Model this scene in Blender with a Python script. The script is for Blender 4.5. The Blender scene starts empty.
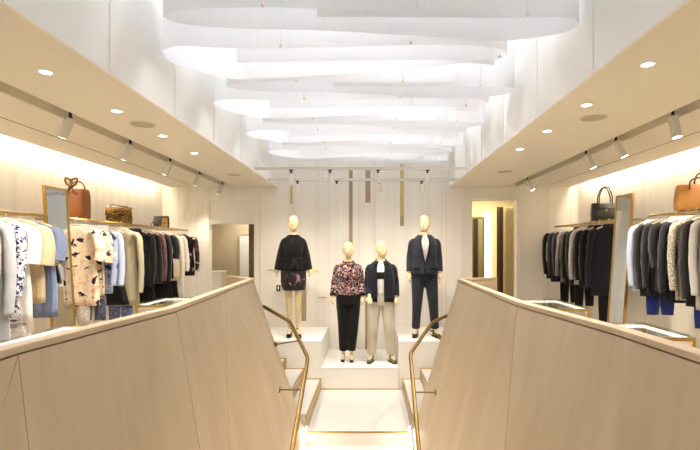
import bpy, bmesh, math, random
from mathutils import Vector, Matrix, noise
random.seed(7)
PI = math.pi
C = bpy.context.scene.collection
E = 1.45            # eye height above the shop floor; z values "rel" are measured from the eye
F = 466.667         # 24 mm lens in pixels
def srgb(r, g, b):
    f = lambda c: (c/12.92 if c <= .04045 else ((c+.055)/1.055)**2.4)
    return (f(r/255), f(g/255), f(b/255), 1)

# ------------------------------------------------------------------ materials
def new_mat(name):
    m = bpy.data.materials.new(name); m.use_nodes = True
    nt = m.node_tree; b = nt.nodes['Principled BSDF']
    return m, nt, b
def N(nt, kind, **kw):
    n = nt.nodes.new(kind)
    for k, v in kw.items(): setattr(n, k, v)
    return n
def coords(nt, scale=(1,1,1), space='Object'):
    t = N(nt, 'ShaderNodeTexCoord'); mp = N(nt, 'ShaderNodeMapping')
    mp.inputs['Scale'].default_value = scale
    nt.links.new(t.outputs[space], mp.inputs['Vector'])
    return mp.outputs['Vector']
def ramp(nt, fac, stops, const=False):
    r = N(nt, 'ShaderNodeValToRGB')
    if const: r.color_ramp.interpolation = 'CONSTANT'
    el = r.color_ramp.elements
    while len(el) < len(stops): el.new(.5)
    for e, (p, c) in zip(el, stops): e.position = p; e.color = c
    nt.links.new(fac, r.inputs['Fac'])
    return r.outputs['Color']
def plain(name, col, rough=.5, metal=0, spec=.5, var=.04, nscale=6, bump=0, bscale=60, stretch=(1,1,1)):
    m, nt, b = new_mat(name)
    v = coords(nt, stretch)
    n = N(nt, 'ShaderNodeTexNoise'); n.inputs['Scale'].default_value = nscale; n.inputs['Detail'].default_value = 4
    nt.links.new(v, n.inputs['Vector'])
    lo = tuple(c*(1-var) for c in col[:3])+(1,); hi = tuple(min(1, c*(1+var)) for c in col[:3])+(1,)
    nt.links.new(ramp(nt, n.outputs['Fac'], [(.3, lo), (.7, hi)]), b.inputs['Base Color'])
    b.inputs['Roughness'].default_value = rough; b.inputs['Metallic'].default_value = metal
    b.inputs['Specular IOR Level'].default_value = spec
    if bump:
        n2 = N(nt, 'ShaderNodeTexNoise'); n2.inputs['Scale'].default_value = bscale; n2.inputs['Detail'].default_value = 3
        nt.links.new(v, n2.inputs['Vector'])
        bp = N(nt, 'ShaderNodeBump'); bp.inputs['Strength'].default_value = bump; bp.inputs['Distance'].default_value = .01
        nt.links.new(n2.outputs['Fac'], bp.inputs['Height']); nt.links.new(bp.outputs['Normal'], b.inputs['Normal'])
    return m
def emit(name, col, strength):
    m = bpy.data.materials.new(name); m.use_nodes = True; nt = m.node_tree; nt.nodes.clear()
    e = N(nt, 'ShaderNodeEmission'); e.inputs['Color'].default_value = col; e.inputs['Strength'].default_value = strength
    o = N(nt, 'ShaderNodeOutputMaterial'); nt.links.new(e.outputs[0], o.inputs['Surface'])
    return m
def fabric(col, kind='plain', col2=None, col3=None, scale=14, rough=.92):
    m, nt, b = new_mat('fabric')
    v = coords(nt)
    b.inputs['Roughness'].default_value = rough
    b.inputs['Specular IOR Level'].default_value = .2
    b.inputs['Sheen Weight'].default_value = .15
    if kind == 'plain':
        n = N(nt, 'ShaderNodeTexNoise'); n.inputs['Scale'].default_value = 90; n.inputs['Detail'].default_value = 5
        nt.links.new(v, n.inputs['Vector'])
        lo = tuple(c*.93 for c in col[:3])+(1,); hi = tuple(min(1, c*1.06) for c in col[:3])+(1,)
        nt.links.new(ramp(nt, n.outputs['Fac'], [(.3, lo), (.7, hi)]), b.inputs['Base Color'])
    elif kind == 'spots':           # animal print / blotches
        n = N(nt, 'ShaderNodeTexVoronoi'); n.inputs['Scale'].default_value = scale
        n.distance = 'EUCLIDEAN'
        d = N(nt, 'ShaderNodeTexNoise'); d.inputs['Scale'].default_value = scale*1.3
        nt.links.new(v, d.inputs['Vector'])
        mx = N(nt, 'ShaderNodeMixRGB'); mx.inputs['Fac'].default_value = .12
        nt.links.new(v, mx.inputs[1]); nt.links.new(d.outputs['Color'], mx.inputs[2]); nt.links.new(mx.outputs[0], n.inputs['Vector'])
        nt.links.new(ramp(nt, n.outputs['Distance'], [(0, col2), (.36, col2), (.42, col3 or col), (.55, col)]), b.inputs['Base Color'])
    elif kind == 'floral':
        n = N(nt, 'ShaderNodeTexNoise'); n.inputs['Scale'].default_value = scale; n.inputs['Detail'].default_value = 3; n.inputs['Distortion'].default_value = .6
        nt.links.new(v, n.inputs['Vector'])
        nt.links.new(ramp(nt, n.outputs['Fac'], [(0, col2), (.36, col2), (.40, col), (.57, col), (.63, col3 or col), (.75, col3 or col)]), b.inputs['Base Color'])
    elif kind == 'mosaic':          # dense multicolour print
        n = N(nt, 'ShaderNodeTexVoronoi'); n.inputs['Scale'].default_value = scale
        nt.links.new(v, n.inputs['Vector'])
        s = N(nt, 'ShaderNodeSeparateColor'); nt.links.new(n.outputs['Color'], s.inputs[0])
        nt.links.new(ramp(nt, s.outputs[0], [(0, srgb(24,22,28)), (.32, srgb(150,84,66)), (.44, srgb(206,186,180)), (.56, srgb(40,36,44)), (.74, srgb(176,112,104)), (.86, srgb(150,130,140))], True), b.inputs['Base Color'])
    elif kind == 'tweed':
        n = N(nt, 'ShaderNodeTexNoise'); n.inputs['Scale'].default_value = 90; n.inputs['Detail'].default_value = 2
        nt.links.new(v, n.inputs['Vector'])
        nt.links.new(ramp(nt, n.outputs['Fac'], [(.38, col2), (.55, col), (.68, col3 or col)]), b.inputs['Base Color'])
    elif kind == 'stripe':
        n = N(nt, 'ShaderNodeTexWave'); n.inputs['Scale'].default_value = scale; n.bands_direction = 'Z'; n.inputs['Distortion'].default_value = 1.2
        nt.links.new(v, n.inputs['Vector'])
        nt.links.new(ramp(nt, n.outputs['Fac'], [(.3, col2), (.6, col)]), b.inputs['Base Color'])
    n2 = N(nt, 'ShaderNodeTexNoise'); n2.inputs['Scale'].default_value = 9; n2.inputs['Detail'].default_value = 3
    v2 = coords(nt, (1.6, 1.6, .5)); nt.links.new(v2, n2.inputs['Vector'])
    bp = N(nt, 'ShaderNodeBump'); bp.inputs['Strength'].default_value = .5; bp.inputs['Distance'].default_value = .03
    nt.links.new(n2.outputs['Fac'], bp.inputs['Height']); nt.links.new(bp.outputs['Normal'], b.inputs['Normal'])
    return m

WHITE = plain('white_plaster', srgb(236,232,224), .7, var=.015, nscale=2)
CEIL = plain('ceiling_paint', srgb(226,218,202), .75, var=.01, nscale=2)
CHAN = plain('track_channel_paint', srgb(226,217,200), .7, var=.02)
BLACK = plain('black_metal', srgb(24,22,20), .45, metal=.3, var=.1)
BRASS = plain('brass', srgb(198,164,92), .28, metal=1, var=.08, nscale=20)
BRONZE = plain('aged_brass', srgb(150,122,74), .35, metal=1, var=.1, nscale=20)
PLINTH = plain('plinth_white', srgb(246,242,234), .5, var=.01)
SKIN = plain('mannequin_cream', srgb(218,197,154), .45, var=.02, spec=.4)
TAN = plain('tan_slot', srgb(170,150,118), .7, var=.05)
GOLDSLOT = plain('gold_slot', srgb(200,180,120), .45, metal=.3, var=.06)
HANGER = plain('hanger_white', srgb(236,228,210), .4, var=.02)
LAMPGREY = plain('lamp_housing', srgb(206,202,190), .45, var=.02)
SPEAKER = plain('speaker_mesh', srgb(186,174,152), .8, var=.1, nscale=200)
LEATHER_B = plain('black_leather', srgb(30,28,27), .38, var=.12, nscale=20, bump=.25, bscale=80)
LEATHER_T = plain('tan_leather', srgb(198,140,72), .42, var=.08, nscale=8, bump=.15, bscale=80)
LEATHER_BR = plain('brown_leather', srgb(160,96,44), .42, var=.08, nscale=8, bump=.15, bscale=80)
STRAP = plain('dark_strap', srgb(90,56,30), .45, var=.1)
LENS = emit('lamp_lens', (1, .92, .78, 1), 14)
COVE = emit('cove_led', (1, .86, .68, 1), 36)
STAIRLED = emit('stair_led', (1, .91, .78, 1), 15)
TABLELED = emit('table_led', (1, .92, .76, 1), 2.2)
ADDED_SKYL = emit('added_skylight_glow', (.68, .80, 1, 1), 1.35)  # cool glow for the added skylight panels
ADDED_WELL = emit('added_well_glow', (.93, .95, 1, 1), 12.5)  # glow for the lamps added above the ribbons
DAYDOOR = plain('white_door', srgb(236,240,246), .4, var=.01)

def wall_mat():
    m, nt, b = new_mat('panelled_wall')
    v = coords(nt)
    sx = N(nt, 'ShaderNodeSeparateXYZ'); nt.links.new(v, sx.inputs[0])
    n = N(nt, 'ShaderNodeTexNoise'); n.noise_dimensions = '1D'; n.inputs['Scale'].default_value = 5; n.inputs['Detail'].default_value = 3
    ad = N(nt, 'ShaderNodeMath', operation='ADD'); nt.links.new(sx.outputs[0], ad.inputs[0]); nt.links.new(sx.outputs[1], ad.inputs[1])
    nt.links.new(ad.outputs[0], n.inputs['W'])
    nt.links.new(ramp(nt, n.outputs['Fac'], [(.3, srgb(234,228,216)), (.5, srgb(242,237,228)), (.7, srgb(237,231,220))]), b.inputs['Base Color'])
    b.inputs['Roughness'].default_value = .65
    w = N(nt, 'ShaderNodeMath', operation='PINGPONG'); w.inputs[1].default_value = .14
    nt.links.new(ad.outputs[0], w.inputs[0])
    bp = N(nt, 'ShaderNodeBump'); bp.inputs['Strength'].default_value = .35; bp.inputs['Distance'].default_value = .012
    r = ramp(nt, w.outputs[0], [(0, (0,0,0,1)), (.012, (1,1,1,1))])
    nt.links.new(r, bp.inputs['Height']); nt.links.new(bp.outputs['Normal'], b.inputs['Normal'])
    return m
WALLP = wall_mat()
def wood_mat(name, c0, c1, rough=.42):
    m, nt, b = new_mat(name)
    c0_ = coords(nt); sp = N(nt, 'ShaderNodeSeparateXYZ'); nt.links.new(c0_, sp.inputs[0])
    ma = N(nt, 'ShaderNodeMath', operation='MULTIPLY_ADD'); ma.inputs[1].default_value = -.36   # grain runs down the slope
    nt.links.new(sp.outputs[2], ma.inputs[0]); nt.links.new(sp.outputs[1], ma.inputs[2])
    cb = N(nt, 'ShaderNodeCombineXYZ'); nt.links.new(ma.outputs[0], cb.inputs[0]); nt.links.new(sp.outputs[2], cb.inputs[1])
    def mapped(sc):
        mp = N(nt, 'ShaderNodeMapping'); mp.inputs['Scale'].default_value = sc; nt.links.new(cb.outputs[0], mp.inputs['Vector']); return mp.outputs['Vector']
    v = mapped((1.6, .35, 1))
    n = N(nt, 'ShaderNodeTexNoise'); n.inputs['Scale'].default_value = 2.4; n.inputs['Detail'].default_value = 8; n.inputs['Roughness'].default_value = .6; n.inputs['Distortion'].default_value = .5
    nt.links.new(v, n.inputs['Vector'])
    v2 = mapped((60, 1.2, 1))
    n2 = N(nt, 'ShaderNodeTexNoise'); n2.inputs['Scale'].default_value = 1; n2.inputs['Detail'].default_value = 2
    nt.links.new(v2, n2.inputs['Vector'])
    mx = N(nt, 'ShaderNodeMixRGB'); mx.inputs[0].default_value = .14
    nt.links.new(n.outputs['Fac'], mx.inputs[1]); nt.links.new(n2.outputs['Fac'], mx.inputs[2])
    nt.links.new(ramp(nt, mx.outputs[0], [(.28, c0), (.72, c1)]), b.inputs['Base Color'])
    b.inputs['Roughness'].default_value = rough
    return m
MAPLE = wood_mat('pale_maple', srgb(182,160,128), srgb(206,186,154))
SEAM = plain('seam_dark_wood', srgb(168,140,108), .6)  # darker wood for the panel joints
MAPLE_CAP = wood_mat('pale_maple_cap', srgb(190,168,138), srgb(208,188,160))
def carpet_mat():
    m, nt, b = new_mat('stair_carpet')
    v = coords(nt)
    n = N(nt, 'ShaderNodeTexNoise'); n.inputs['Scale'].default_value = 140; n.inputs['Detail'].default_value = 4
    nt.links.new(v, n.inputs['Vector'])
    nt.links.new(ramp(nt, n.outputs['Fac'], [(.35, srgb(222,214,202)), (.65, srgb(248,244,236))]), b.inputs['Base Color'])
    b.inputs['Roughness'].default_value = .95
    bp = N(nt, 'ShaderNodeBump'); bp.inputs['Strength'].default_value = .8; bp.inputs['Distance'].default_value = .01
    nt.links.new(n.outputs['Fac'], bp.inputs['Height']); nt.links.new(bp.outputs['Normal'], b.inputs['Normal'])
    return m
CARPET = carpet_mat()
RISER = plain('tan_riser', srgb(176,152,112), .5, var=.06, nscale=12)
FLOORM = plain('shop_carpet', srgb(214,202,184), .9, var=.05, nscale=80, bump=.4, bscale=150)
def mirror_mat():
    m, nt, b = new_mat('mirror_glass')
    b.inputs['Base Color'].default_value = srgb(216,224,232); b.inputs['Metallic'].default_value = 1; b.inputs['Roughness'].default_value = .04
    return m
MIRROR = mirror_mat()
def glass_mat():
    m = bpy.data.materials.new('clear_glass'); m.use_nodes = True; nt = m.node_tree; nt.nodes.clear()
    t = N(nt, 'ShaderNodeBsdfTransparent'); t.inputs[0].default_value = (.95, .97, .96, 1)
    g = N(nt, 'ShaderNodeBsdfGlossy'); g.inputs['Roughness'].default_value = .03
    lw = N(nt, 'ShaderNodeLayerWeight'); lw.inputs['Blend'].default_value = .5
    pw = N(nt, 'ShaderNodeMath', operation='POWER'); pw.inputs[1].default_value = 4; nt.links.new(lw.outputs['Facing'], pw.inputs[0])
    fr = N(nt, 'ShaderNodeMath', operation='MULTIPLY_ADD'); fr.inputs[1].default_value = .45; fr.inputs[2].default_value = .04; nt.links.new(pw.outputs[0], fr.inputs[0])
    mx = N(nt, 'ShaderNodeMixShader'); o = N(nt, 'ShaderNodeOutputMaterial')
    nt.links.new(fr.outputs[0], mx.inputs[0]); nt.links.new(t.outputs[0], mx.inputs[1]); nt.links.new(g.outputs[0], mx.inputs[2]); nt.links.new(mx.outputs[0], o.inputs[0])
    return m
GLASS = glass_mat()
def sheer_mat():
    m = bpy.data.materials.new('sheer_ribbon'); m.use_nodes = True; nt = m.node_tree; nt.nodes.clear()
    v = coords(nt, (60, 60, 1))
    n = N(nt, 'ShaderNodeTexNoise'); n.inputs['Scale'].default_value = 1; n.inputs['Detail'].default_value = 2
    nt.links.new(v, n.inputs['Vector'])
    col = ramp(nt, n.outputs['Fac'], [(.3, (.91,.91,.92,1)), (.7, (.94,.94,.95,1))])
    d = N(nt, 'ShaderNodeBsdfDiffuse'); tl = N(nt, 'ShaderNodeBsdfTranslucent'); tr = N(nt, 'ShaderNodeBsdfTransparent')
    nt.links.new(col, d.inputs[0]); nt.links.new(col, tl.inputs[0])
    m1 = N(nt, 'ShaderNodeMixShader'); m1.inputs[0].default_value = .22
    nt.links.new(d.outputs[0], m1.inputs[1]); nt.links.new(tl.outputs[0], m1.inputs[2])
    m2 = N(nt, 'ShaderNodeMixShader'); m2.inputs[0].default_value = .10
    nt.links.new(m1.outputs[0], m2.inputs[1]); nt.links.new(tr.outputs[0], m2.inputs[2])
    o = N(nt, 'ShaderNodeOutputMaterial'); nt.links.new(m2.outputs[0], o.inputs[0])
    return m
SHEER = sheer_mat()

# ------------------------------------------------------------------ mesh helpers
class MB:
    def __init__(s): s.bm = bmesh.new()
    def face(s, pts):
        try: return s.bm.faces.new([s.bm.verts.new(p) for p in pts])
        except ValueError: return None
    def box(s, x0, x1, y0, y1, z0, z1, M=None):
        P = [(x,y,z) for z in (z0,z1) for y in (y0,y1) for x in (x0,x1)]
        v = [s.bm.verts.new(M @ Vector(p) if M else p) for p in P]
        for q in ((0,2,3,1),(4,5,7,6),(0,1,5,4),(2,6,7,3),(0,4,6,2),(1,3,7,5)): s.bm.faces.new([v[i] for i in q])
        return s
    def rings(s, rings, close=True, cap0=True, cap1=True):
        R = [[s.bm.verts.new(p) for p in r] for r in rings]
        n = len(R[0])
        for a, b in zip(R, R[1:]):
            for i in range(n if close else n-1):
                j = (i+1) % n
                s.bm.faces.new((a[i], a[j], b[j], b[i]))
        if close and cap0: s.bm.faces.new(R[0][::-1])
        if close and cap1: s.bm.faces.new(R[-1])
        return s
    def tube(s, pts, r, seg=10, flat=1, cap=True):
        pts = [Vector(p) for p in pts]; k = len(pts)
        rs = r if isinstance(r, (list, tuple)) else [r]*k
        rings = []; up = None
        for i, p in enumerate(pts):
            t = (pts[min(i+1,k-1)]-pts[max(i-1,0)]).normalized()
            if up is None:
                a = Vector((0,0,1)) if abs(t.z) < .9 else Vector((0,-1,0))
                up = (a - t*a.dot(t)).normalized()
            else: up = (up - t*up.dot(t)).normalized()
            sd = t.cross(up)
            rings.append([p + up*rs[i]*flat*math.sin(2*PI*q/seg) + sd*rs[i]*math.cos(2*PI*q/seg) for q in range(seg)])
        return s.rings(rings, cap0=cap, cap1=cap)
    def loft(s, secs, seg=24):     # secs: (cx, cy, z, rx, ry)
        return s.rings([[(cx+rx*math.cos(2*PI*q/seg), cy+ry*math.sin(2*PI*q/seg), z) for q in range(seg)] for cx,cy,z,rx,ry in secs])
    def ball(s, c, r, seg=12):
        r = r if isinstance(r, (tuple, list)) else (r,r,r); c = Vector(c)
        rings = []
        for i in range(1, seg//2+1):
            a = PI*i/(seg//2+1)
            rings.append([(c.x+r[0]*math.sin(a)*math.cos(2*PI*q/seg), c.y+r[1]*math.sin(a)*math.sin(2*PI*q/seg), c.z-r[2]*math.cos(a)) for q in range(seg)])
        return s.rings(rings)
    def disc(s, c, r, z1, seg=24):  # short vertical cylinder from c.z to z1
        return s.rings([[(c[0]+r*math.cos(2*PI*q/seg), c[1]+r*math.sin(2*PI*q/seg), z) for q in range(seg)] for z in (c[2], z1)])
    def build(s, name, mat, parent=None, world=True, smooth=False, bevel=0, remesh=0, xf=None, seg=2, solid=0, sub=0):
        if xf is not None: s.bm.transform(xf)
        if parent is not None and world: bmesh.ops.translate(s.bm, verts=s.bm.verts, vec=-parent.location)
        bmesh.ops.recalc_face_normals(s.bm, faces=s.bm.faces)
        me = bpy.data.meshes.new(name); s.bm.to_mesh(me); s.bm.free()
        if smooth:
            for p in me.polygons: p.use_smooth = True
        me.materials.append(mat)
        o = bpy.data.objects.new(name, me); C.objects.link(o)
        if parent is not None: o.parent = parent
        if solid:
            m = o.modifiers.new('s', 'SOLIDIFY'); m.thickness = solid; m.offset = 0
        if sub:
            m = o.modifiers.new('u', 'SUBSURF'); m.levels = m.render_levels = sub
        if remesh:
            m = o.modifiers.new('r', 'REMESH'); m.mode = 'VOXEL'; m.voxel_size = remesh; m.use_smooth_shade = True
            m = o.modifiers.new('sm', 'SMOOTH'); m.factor = .5; m.iterations = 5
        if bevel:
            m = o.modifiers.new('b', 'BEVEL'); m.width = bevel; m.segments = seg; m.limit_method = 'ANGLE'
        return o
def thing(name, label, cat, loc=(0,0,0), group=None, rz=0):
    o = bpy.data.objects.new(name, None); C.objects.link(o); o.location = loc; o.rotation_euler.z = rz
    o.empty_display_size = .1
    return tag(o, label, cat, group)
def tag(o, label, cat, group=None):
    o['label'] = label; o['category'] = cat
    if group: o['group'] = group
    return o
def struct(o): o['kind'] = 'structure'; return o
def catmull(P, n=8):
    P = [Vector(p) for p in P]; out = []
    for i in range(len(P)-1):
        p0 = P[max(i-1,0)]; p1 = P[i]; p2 = P[i+1]; p3 = P[min(i+2, len(P)-1)]
        for k in range(n):
            t = k/n
            out.append(.5*((2*p1)+(p2-p0)*t+(2*p0-5*p1+4*p2-p3)*t*t+(3*p1-p0-3*p2+p3)*t**3))
    out.append(P[-1]); return out
def pix(px, py, d):     # a point of the picture at depth d
    s = F/d
    return Vector(((px-370)/s, d, E+(249-py)/s))

def lamp_spot(loc, target, power, size=.9, blend=.6, col=(1,.89,.73)):
    l = bpy.data.lights.new('spot', 'SPOT'); l.energy = power; l.spot_size = size; l.spot_blend = blend; l.color = col; l.shadow_soft_size = .04
    o = bpy.data.objects.new('spot_beam', l); C.objects.link(o); o.location = loc
    o.rotation_euler = (Vector(target)-Vector(loc)).to_track_quat('-Z', 'Y').to_euler()
    return o
# ------------------------------------------------------------------ the setting
YB = 8.05; YF = -2.2; WX = 3.58; ZC = E+1.07
XL, XR = -1.586, 1.36        # edges of the light well
WT = E+3.6                   # top of the light well
fl = MB(); fl.box(-WX, -1.30, YF, 5.22, -.2, 0); fl.box(-WX, -1.48, 5.22, YB, -.2, 0)
fl.box(1.06, WX, YF, 5.22, -.2, 0); fl.box(1.23, WX, 5.22, YB, -.2, 0)
struct(fl.build('floor', FLOORM))
w = MB(); w.box(-WX-.12, -WX, YF, YB, -.2, WT); struct(w.build('wall_left', WALLP))
w = MB(); w.box(WX, WX+.12, YF, YB, -.2, WT); struct(w.build('wall_right', WALLP))
# back wall with two openings
PLX0, PLX1, PZ = -2.78, -2.0, E+.845
PRX0, PRX1 = 1.76, 2.53
w = MB(); T = .16
for a, b in ((-WX, PLX0), (PLX1, PRX0), (PRX1, WX)): w.box(a, b, YB, YB+T, -.9, WT)
w.box(PLX0, PLX1, YB, YB+T, PZ, WT); w.box(PRX0, PRX1, YB, YB+T, PZ, WT)
w.box(PLX0, PLX1, YB, YB+T, -.9, 0); w.box(PRX0, PRX1, YB, YB+T, -.9, 0)
bmesh.ops.remove_doubles(w.bm, verts=w.bm.verts, dist=.0001)
struct(w.build('wall_back', WALLP))
# low ceilings at both sides, track channels, slot and cove
def side_ceiling(sg, edge, name):
    c = MB(); h = .22
    X = lambda a, b: (min(sg*a, sg*b), max(sg*a, sg*b))
    def bx(a, b, z0, z1): c.box(*X(a, b), YF, YB, z0, z1)
    bx(abs(edge)+.02, 2.35, ZC, ZC+h); bx(2.35, 2.515, ZC+.13, ZC+h)
    bx(2.515, 2.99, ZC, ZC+h); bx(2.99, 3.008, ZC+.1, ZC+h); bx(3.008, 3.45, ZC, ZC+.05)
    bx(3.008, WX, ZC+h-.03, ZC+h)
    return struct(c.build(name, CEIL))
side_ceiling(-1, XL, 'ceiling'); side_ceiling(1, XR, 'ceiling')
for sg in (-1, 1):           # dark air slot and channel lining
    m = MB(); x = sg*2.999; m.box(x-.009, x+.009, YF, 7.75, ZC+.001, ZC+.09); struct(m.build('trim_1', BLACK))
    m = MB(); m.box(min(sg*2.509, sg*2.514), max(sg*2.509, sg*2.514), YF, YB-.01, ZC+.001, ZC+.13)
    m.box(min(sg*2.352, sg*2.509), max(sg*2.352, sg*2.509), YF, YB-.01, ZC+.124, ZC+.13); struct(m.build('trim_2', CHAN))
    m = MB(); m.box(min(sg*3.47, sg*3.52), max(sg*3.47, sg*3.52), YF, 7.75, ZC+.12, ZC+.15); struct(m.build('trim_3', COVE))
# light well
m = MB(); m.box(XL-.02, XL, YF, YB, ZC, WT); struct(m.build('wall_well_left', WHITE))
m = MB(); m.box(XR, XR+.02, YF, YB, ZC, WT); struct(m.build('wall_well_right', WHITE))
m = MB(); m.box(XL, XR, YF-.1, YF, ZC, WT); struct(m.build('wall_well_front', WHITE))
m = MB(); m.box(XL-.1, XR+.1, YF-.1, YB, WT, WT+.1); struct(m.build('ceiling', WHITE))
for i, (a, b) in enumerate(((-1.0, 1.2), (1.5, 3.6), (3.9, 5.8), (6.0, 7.9))):
    m = MB(); m.box(XL+.25, XR-.25, a, b, WT-.03, WT); struct(m.build('added_skylight_%d' % (i+1), ADDED_SKYL))  # glowing panels added at the unseen well top to light it
for k, (sg, y) in enumerate([(-1, y) for y in (1.9, 2.85, 3.8, 4.75, 5.7, 6.65, 7.5)] + [(1, y) for y in (1.9, 2.85, 3.8, 4.75, 5.7, 6.65, 7.5)]):
    m = MB(); x = XL if sg < 0 else XR
    m.box(min(x, x-sg*.006), max(x, x-sg*.006), y-.012, y+.012, ZC+.02, WT-.02); struct(m.build('trim_4', WHITE))
# vertical slots let into the back wall
def slot(px0, px1, py0, py1, mat):
    a = pix(px0, py0, YB); b = pix(px1, py1, YB)
    m = MB(); m.box(a.x, b.x, YB-.006, YB-.0005, b.z, a.z); struct(m.build('trim_5', mat))
slot(349, 352.6, 168, 245, TAN); slot(365.4, 370.4, 168, 202.5, TAN); slot(400, 404, 164, 216, GOLDSLOT); slot(400, 404, 216, 226, TAN)
slot(290.2, 292.6, 186, 204, GOLDSLOT); slot(301.5, 306.2, 250, 321, TAN); slot(365, 369.3, 294, 362, TAN); slot(336, 338.5, 290, 309, TAN)
for a in (259.5, 441, 446): slot(a, a+.7, 190, 330, CHAN)
for px0, px1, py in ((267.5, 281, 270), (306, 319, 270), (318, 327, 297), (418, 423, 202), (355, 361, 238), (384, 392, 202.5), (375, 379, 202)):
    a = pix(px0, py, YB); b = pix(px1, py, YB)
    m = MB(); m.tube([(a.x, YB-.03, a.z), (b.x, YB-.03, a.z)], .008 if py > 260 else .004, 8); m.tube([((a.x+b.x)/2, YB-.03, a.z), ((a.x+b.x)/2, YB, a.z)], .006, 8)
    tag(m.build('wall_peg', BRASS if py > 260 else HANGER), {270: 'thin brass bar on the back wall by the black tunic, %s side' % ('left' if px0 < 290 else 'right'), 297: 'short brass bar on the back wall left of the floral sweater'}.get(py,
        {418: 'tiny pale bar high on the wall left above the suited mannequin', 355: 'tiny pale bar between the two low mannequin heads', 384: 'tiny pale bar left of the gold wall slot', 375: 'tiniest pale bar just right of the wide grey slot'}.get(px0, 'pale bar')), 'wall bar')
a = pix(278.6, 288, YB); m = MB(); m.box(a.x-.035, a.x+.035, YB-.02, YB, a.z-.05, a.z+.05)
sw = thing('wall_socket', 'small black switch plate on the wall left of black tunic mannequin', 'switch', (a.x, YB, a.z))
m.build('plate', BLACK, sw, bevel=.004); m = MB(); m.box(a.x-.012, a.x+.012, YB-.026, YB-.02, a.z-.03, a.z+.03); m.build('rocker', CHAN, sw)
# alcoves behind the openings
def alcove(x0, x1, y1, mat, fm):
    m = MB(); y0 = YB+T
    m.box(x0-.1, x0, y0, y1, -.1, PZ+.25); struct(m.build('wall_alcove_left', mat))
    m = MB(); m.box(x1, x1+.1, y0, y1, -.1, PZ+.25); struct(m.build('wall_alcove_right', mat))
    m = MB(); m.box(x0-.1, x1+.1, y1, y1+.1, -.1, PZ+.25); struct(m.build('wall_alcove_back', mat))
    m = MB(); m.box(x0-.1, x1+.1, y0, y1+.1, PZ+.25, PZ+.3); struct(m.build('ceiling', mat))
    m = MB(); m.box(x0-.1, x1+.1, y0, y1+.1, -.15, -.1); struct(m.build('floor', fm))
GREIGE = plain('greige_panel', srgb(196,182,156), .6, var=.04, stretch=(2,2,.3))
DKBR = plain('dark_jamb', srgb(128,110,76), .5, var=.05)
alcove(-3.3, -1.9, 9.6, GREIGE, FLOORM)
a = pix(209, 224, 8.1); m = MB(); m.box(PLX0, PLX1, 8.09, 8.2, a.z, PZ); struct(m.build('trim_6', WHITE))
a = pix(249.5, 224, 8.9); m = MB(); m.box(a.x, -1.92, 8.85, 8.95, -.1, PZ+.1); struct(m.build('trim_7', DKBR))
a = pix(239.3, 235, 9.5); b = pix(249, 292, 9.5)
m = MB(); m.box(a.x, b.x, 9.55, 9.59, -.1, a.z); dr = struct(m.build('door_1', DAYDOOR))
m = MB(); m.box(a.x-.03, a.x, 9.54, 9.59, -.1, a.z+.03); m.box(b.x, b.x+.03, 9.54, 9.59, -.1, a.z+.03); m.box(a.x, b.x, 9.54, 9.59, a.z, a.z+.03); m.build('door_frame', GREIGE, dr)
a = pix(208, 272.5, 8.7); b = pix(221.5, 300, 8.7)
m = MB(); m.box(a.x, b.x, 8.7, 9.0, -.1, a.z); cb = thing('counter_block', 'white low counter block inside the left doorway', 'counter', ((a.x+b.x)/2, 8.85, -.1))
m.build('body', PLINTH, cb, bevel=.005); m = MB(); m.box(a.x-.01, b.x+.01, 8.69, 9.01, a.z, a.z+.02); m.build('top', PLINTH, cb)
m = MB(); m.disc((-2.4, 9.1, PZ+.235), .09, PZ+.2495); tag(m.build('added_alcove_lamp', LENS), 'added round ceiling lamp, unseen behind the header of the left doorway', 'ceiling light')  # unseen lamp added to brighten the alcove
lamp_spot((-2.4, 9.1, PZ+.22), (-2.4, 9.1, 0), 60, 2.4, .8)  # beam of the added alcove lamp
# fitting room at the right
CREAM = plain('cream_panel', srgb(228,214,172), .6, var=.02)
FITL = emit('fitting_light', (1, .90, .70, 1), 3.2)
FITV = emit('mirror_light', (1, .93, .78, 1), 3)
alcove(1.5, 3.3, 10.2, CREAM, FLOORM)
m = MB(); m.box(1.6, 2.9, 8.6, 10.0, PZ+.225, PZ+.2495); lt = tag(m.build('ceiling_light', FITL), 'glowing ceiling light panel inside the fitting room', 'ceiling light')
a = pix(473, 217, 9.9); b = pix(483, 290, 9.9)
fm_ = thing('wall_mirror', 'tall narrow mirror in gold frame inside the fitting room', 'mirror', ((a.x+b.x)/2, 9.9, -.1+.0))
m = MB(); m.box(a.x, b.x, 9.93, 9.95, .05, a.z-.03); m.build('glass', MIRROR, fm_)
m = MB(); m.box(a.x-.04, a.x, 9.91, 9.96, -.1, a.z); m.box(b.x, b.x+.04, 9.91, 9.96, -.1, a.z); m.box(a.x, b.x, 9.91, 9.96, a.z-.04, a.z); m.box(a.x, b.x, 9.91, 9.96, -.1, .05); m.build('frame', BRASS, fm_)
a = pix(484.6, 213, 10.0); b = pix(491.5, 290, 10.0)
m = MB(); m.box(a.x, b.x, 10.02, 10.06, -.1, a.z); tag(m.build('light_strip', FITV), 'vertical glowing light strip beside the fitting room mirror', 'wall light')
CURT = fabric(srgb(104,84,62))
def curtain(px0, px1, d, name, label, mat, folds):
    a = pix(px0, 207, d); b = pix(px1, 300, d)
    m = MB(); n = folds*8; rows = []
    for z in (a.z, (a.z)/2, -.08):
        rows.append([(a.x+(b.x-a.x)*i/n, d+.03*math.sin(2*PI*i/8), z) for i in range(n+1)])
    m.rings(rows, close=False)
    return tag(m.build(name, mat, smooth=True, solid=.006), label, 'curtain')
curtain(497, 503, 8.9, 'fitting_curtain', 'dark brown fitting room curtain drawn to the side', CURT, 3)
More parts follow.
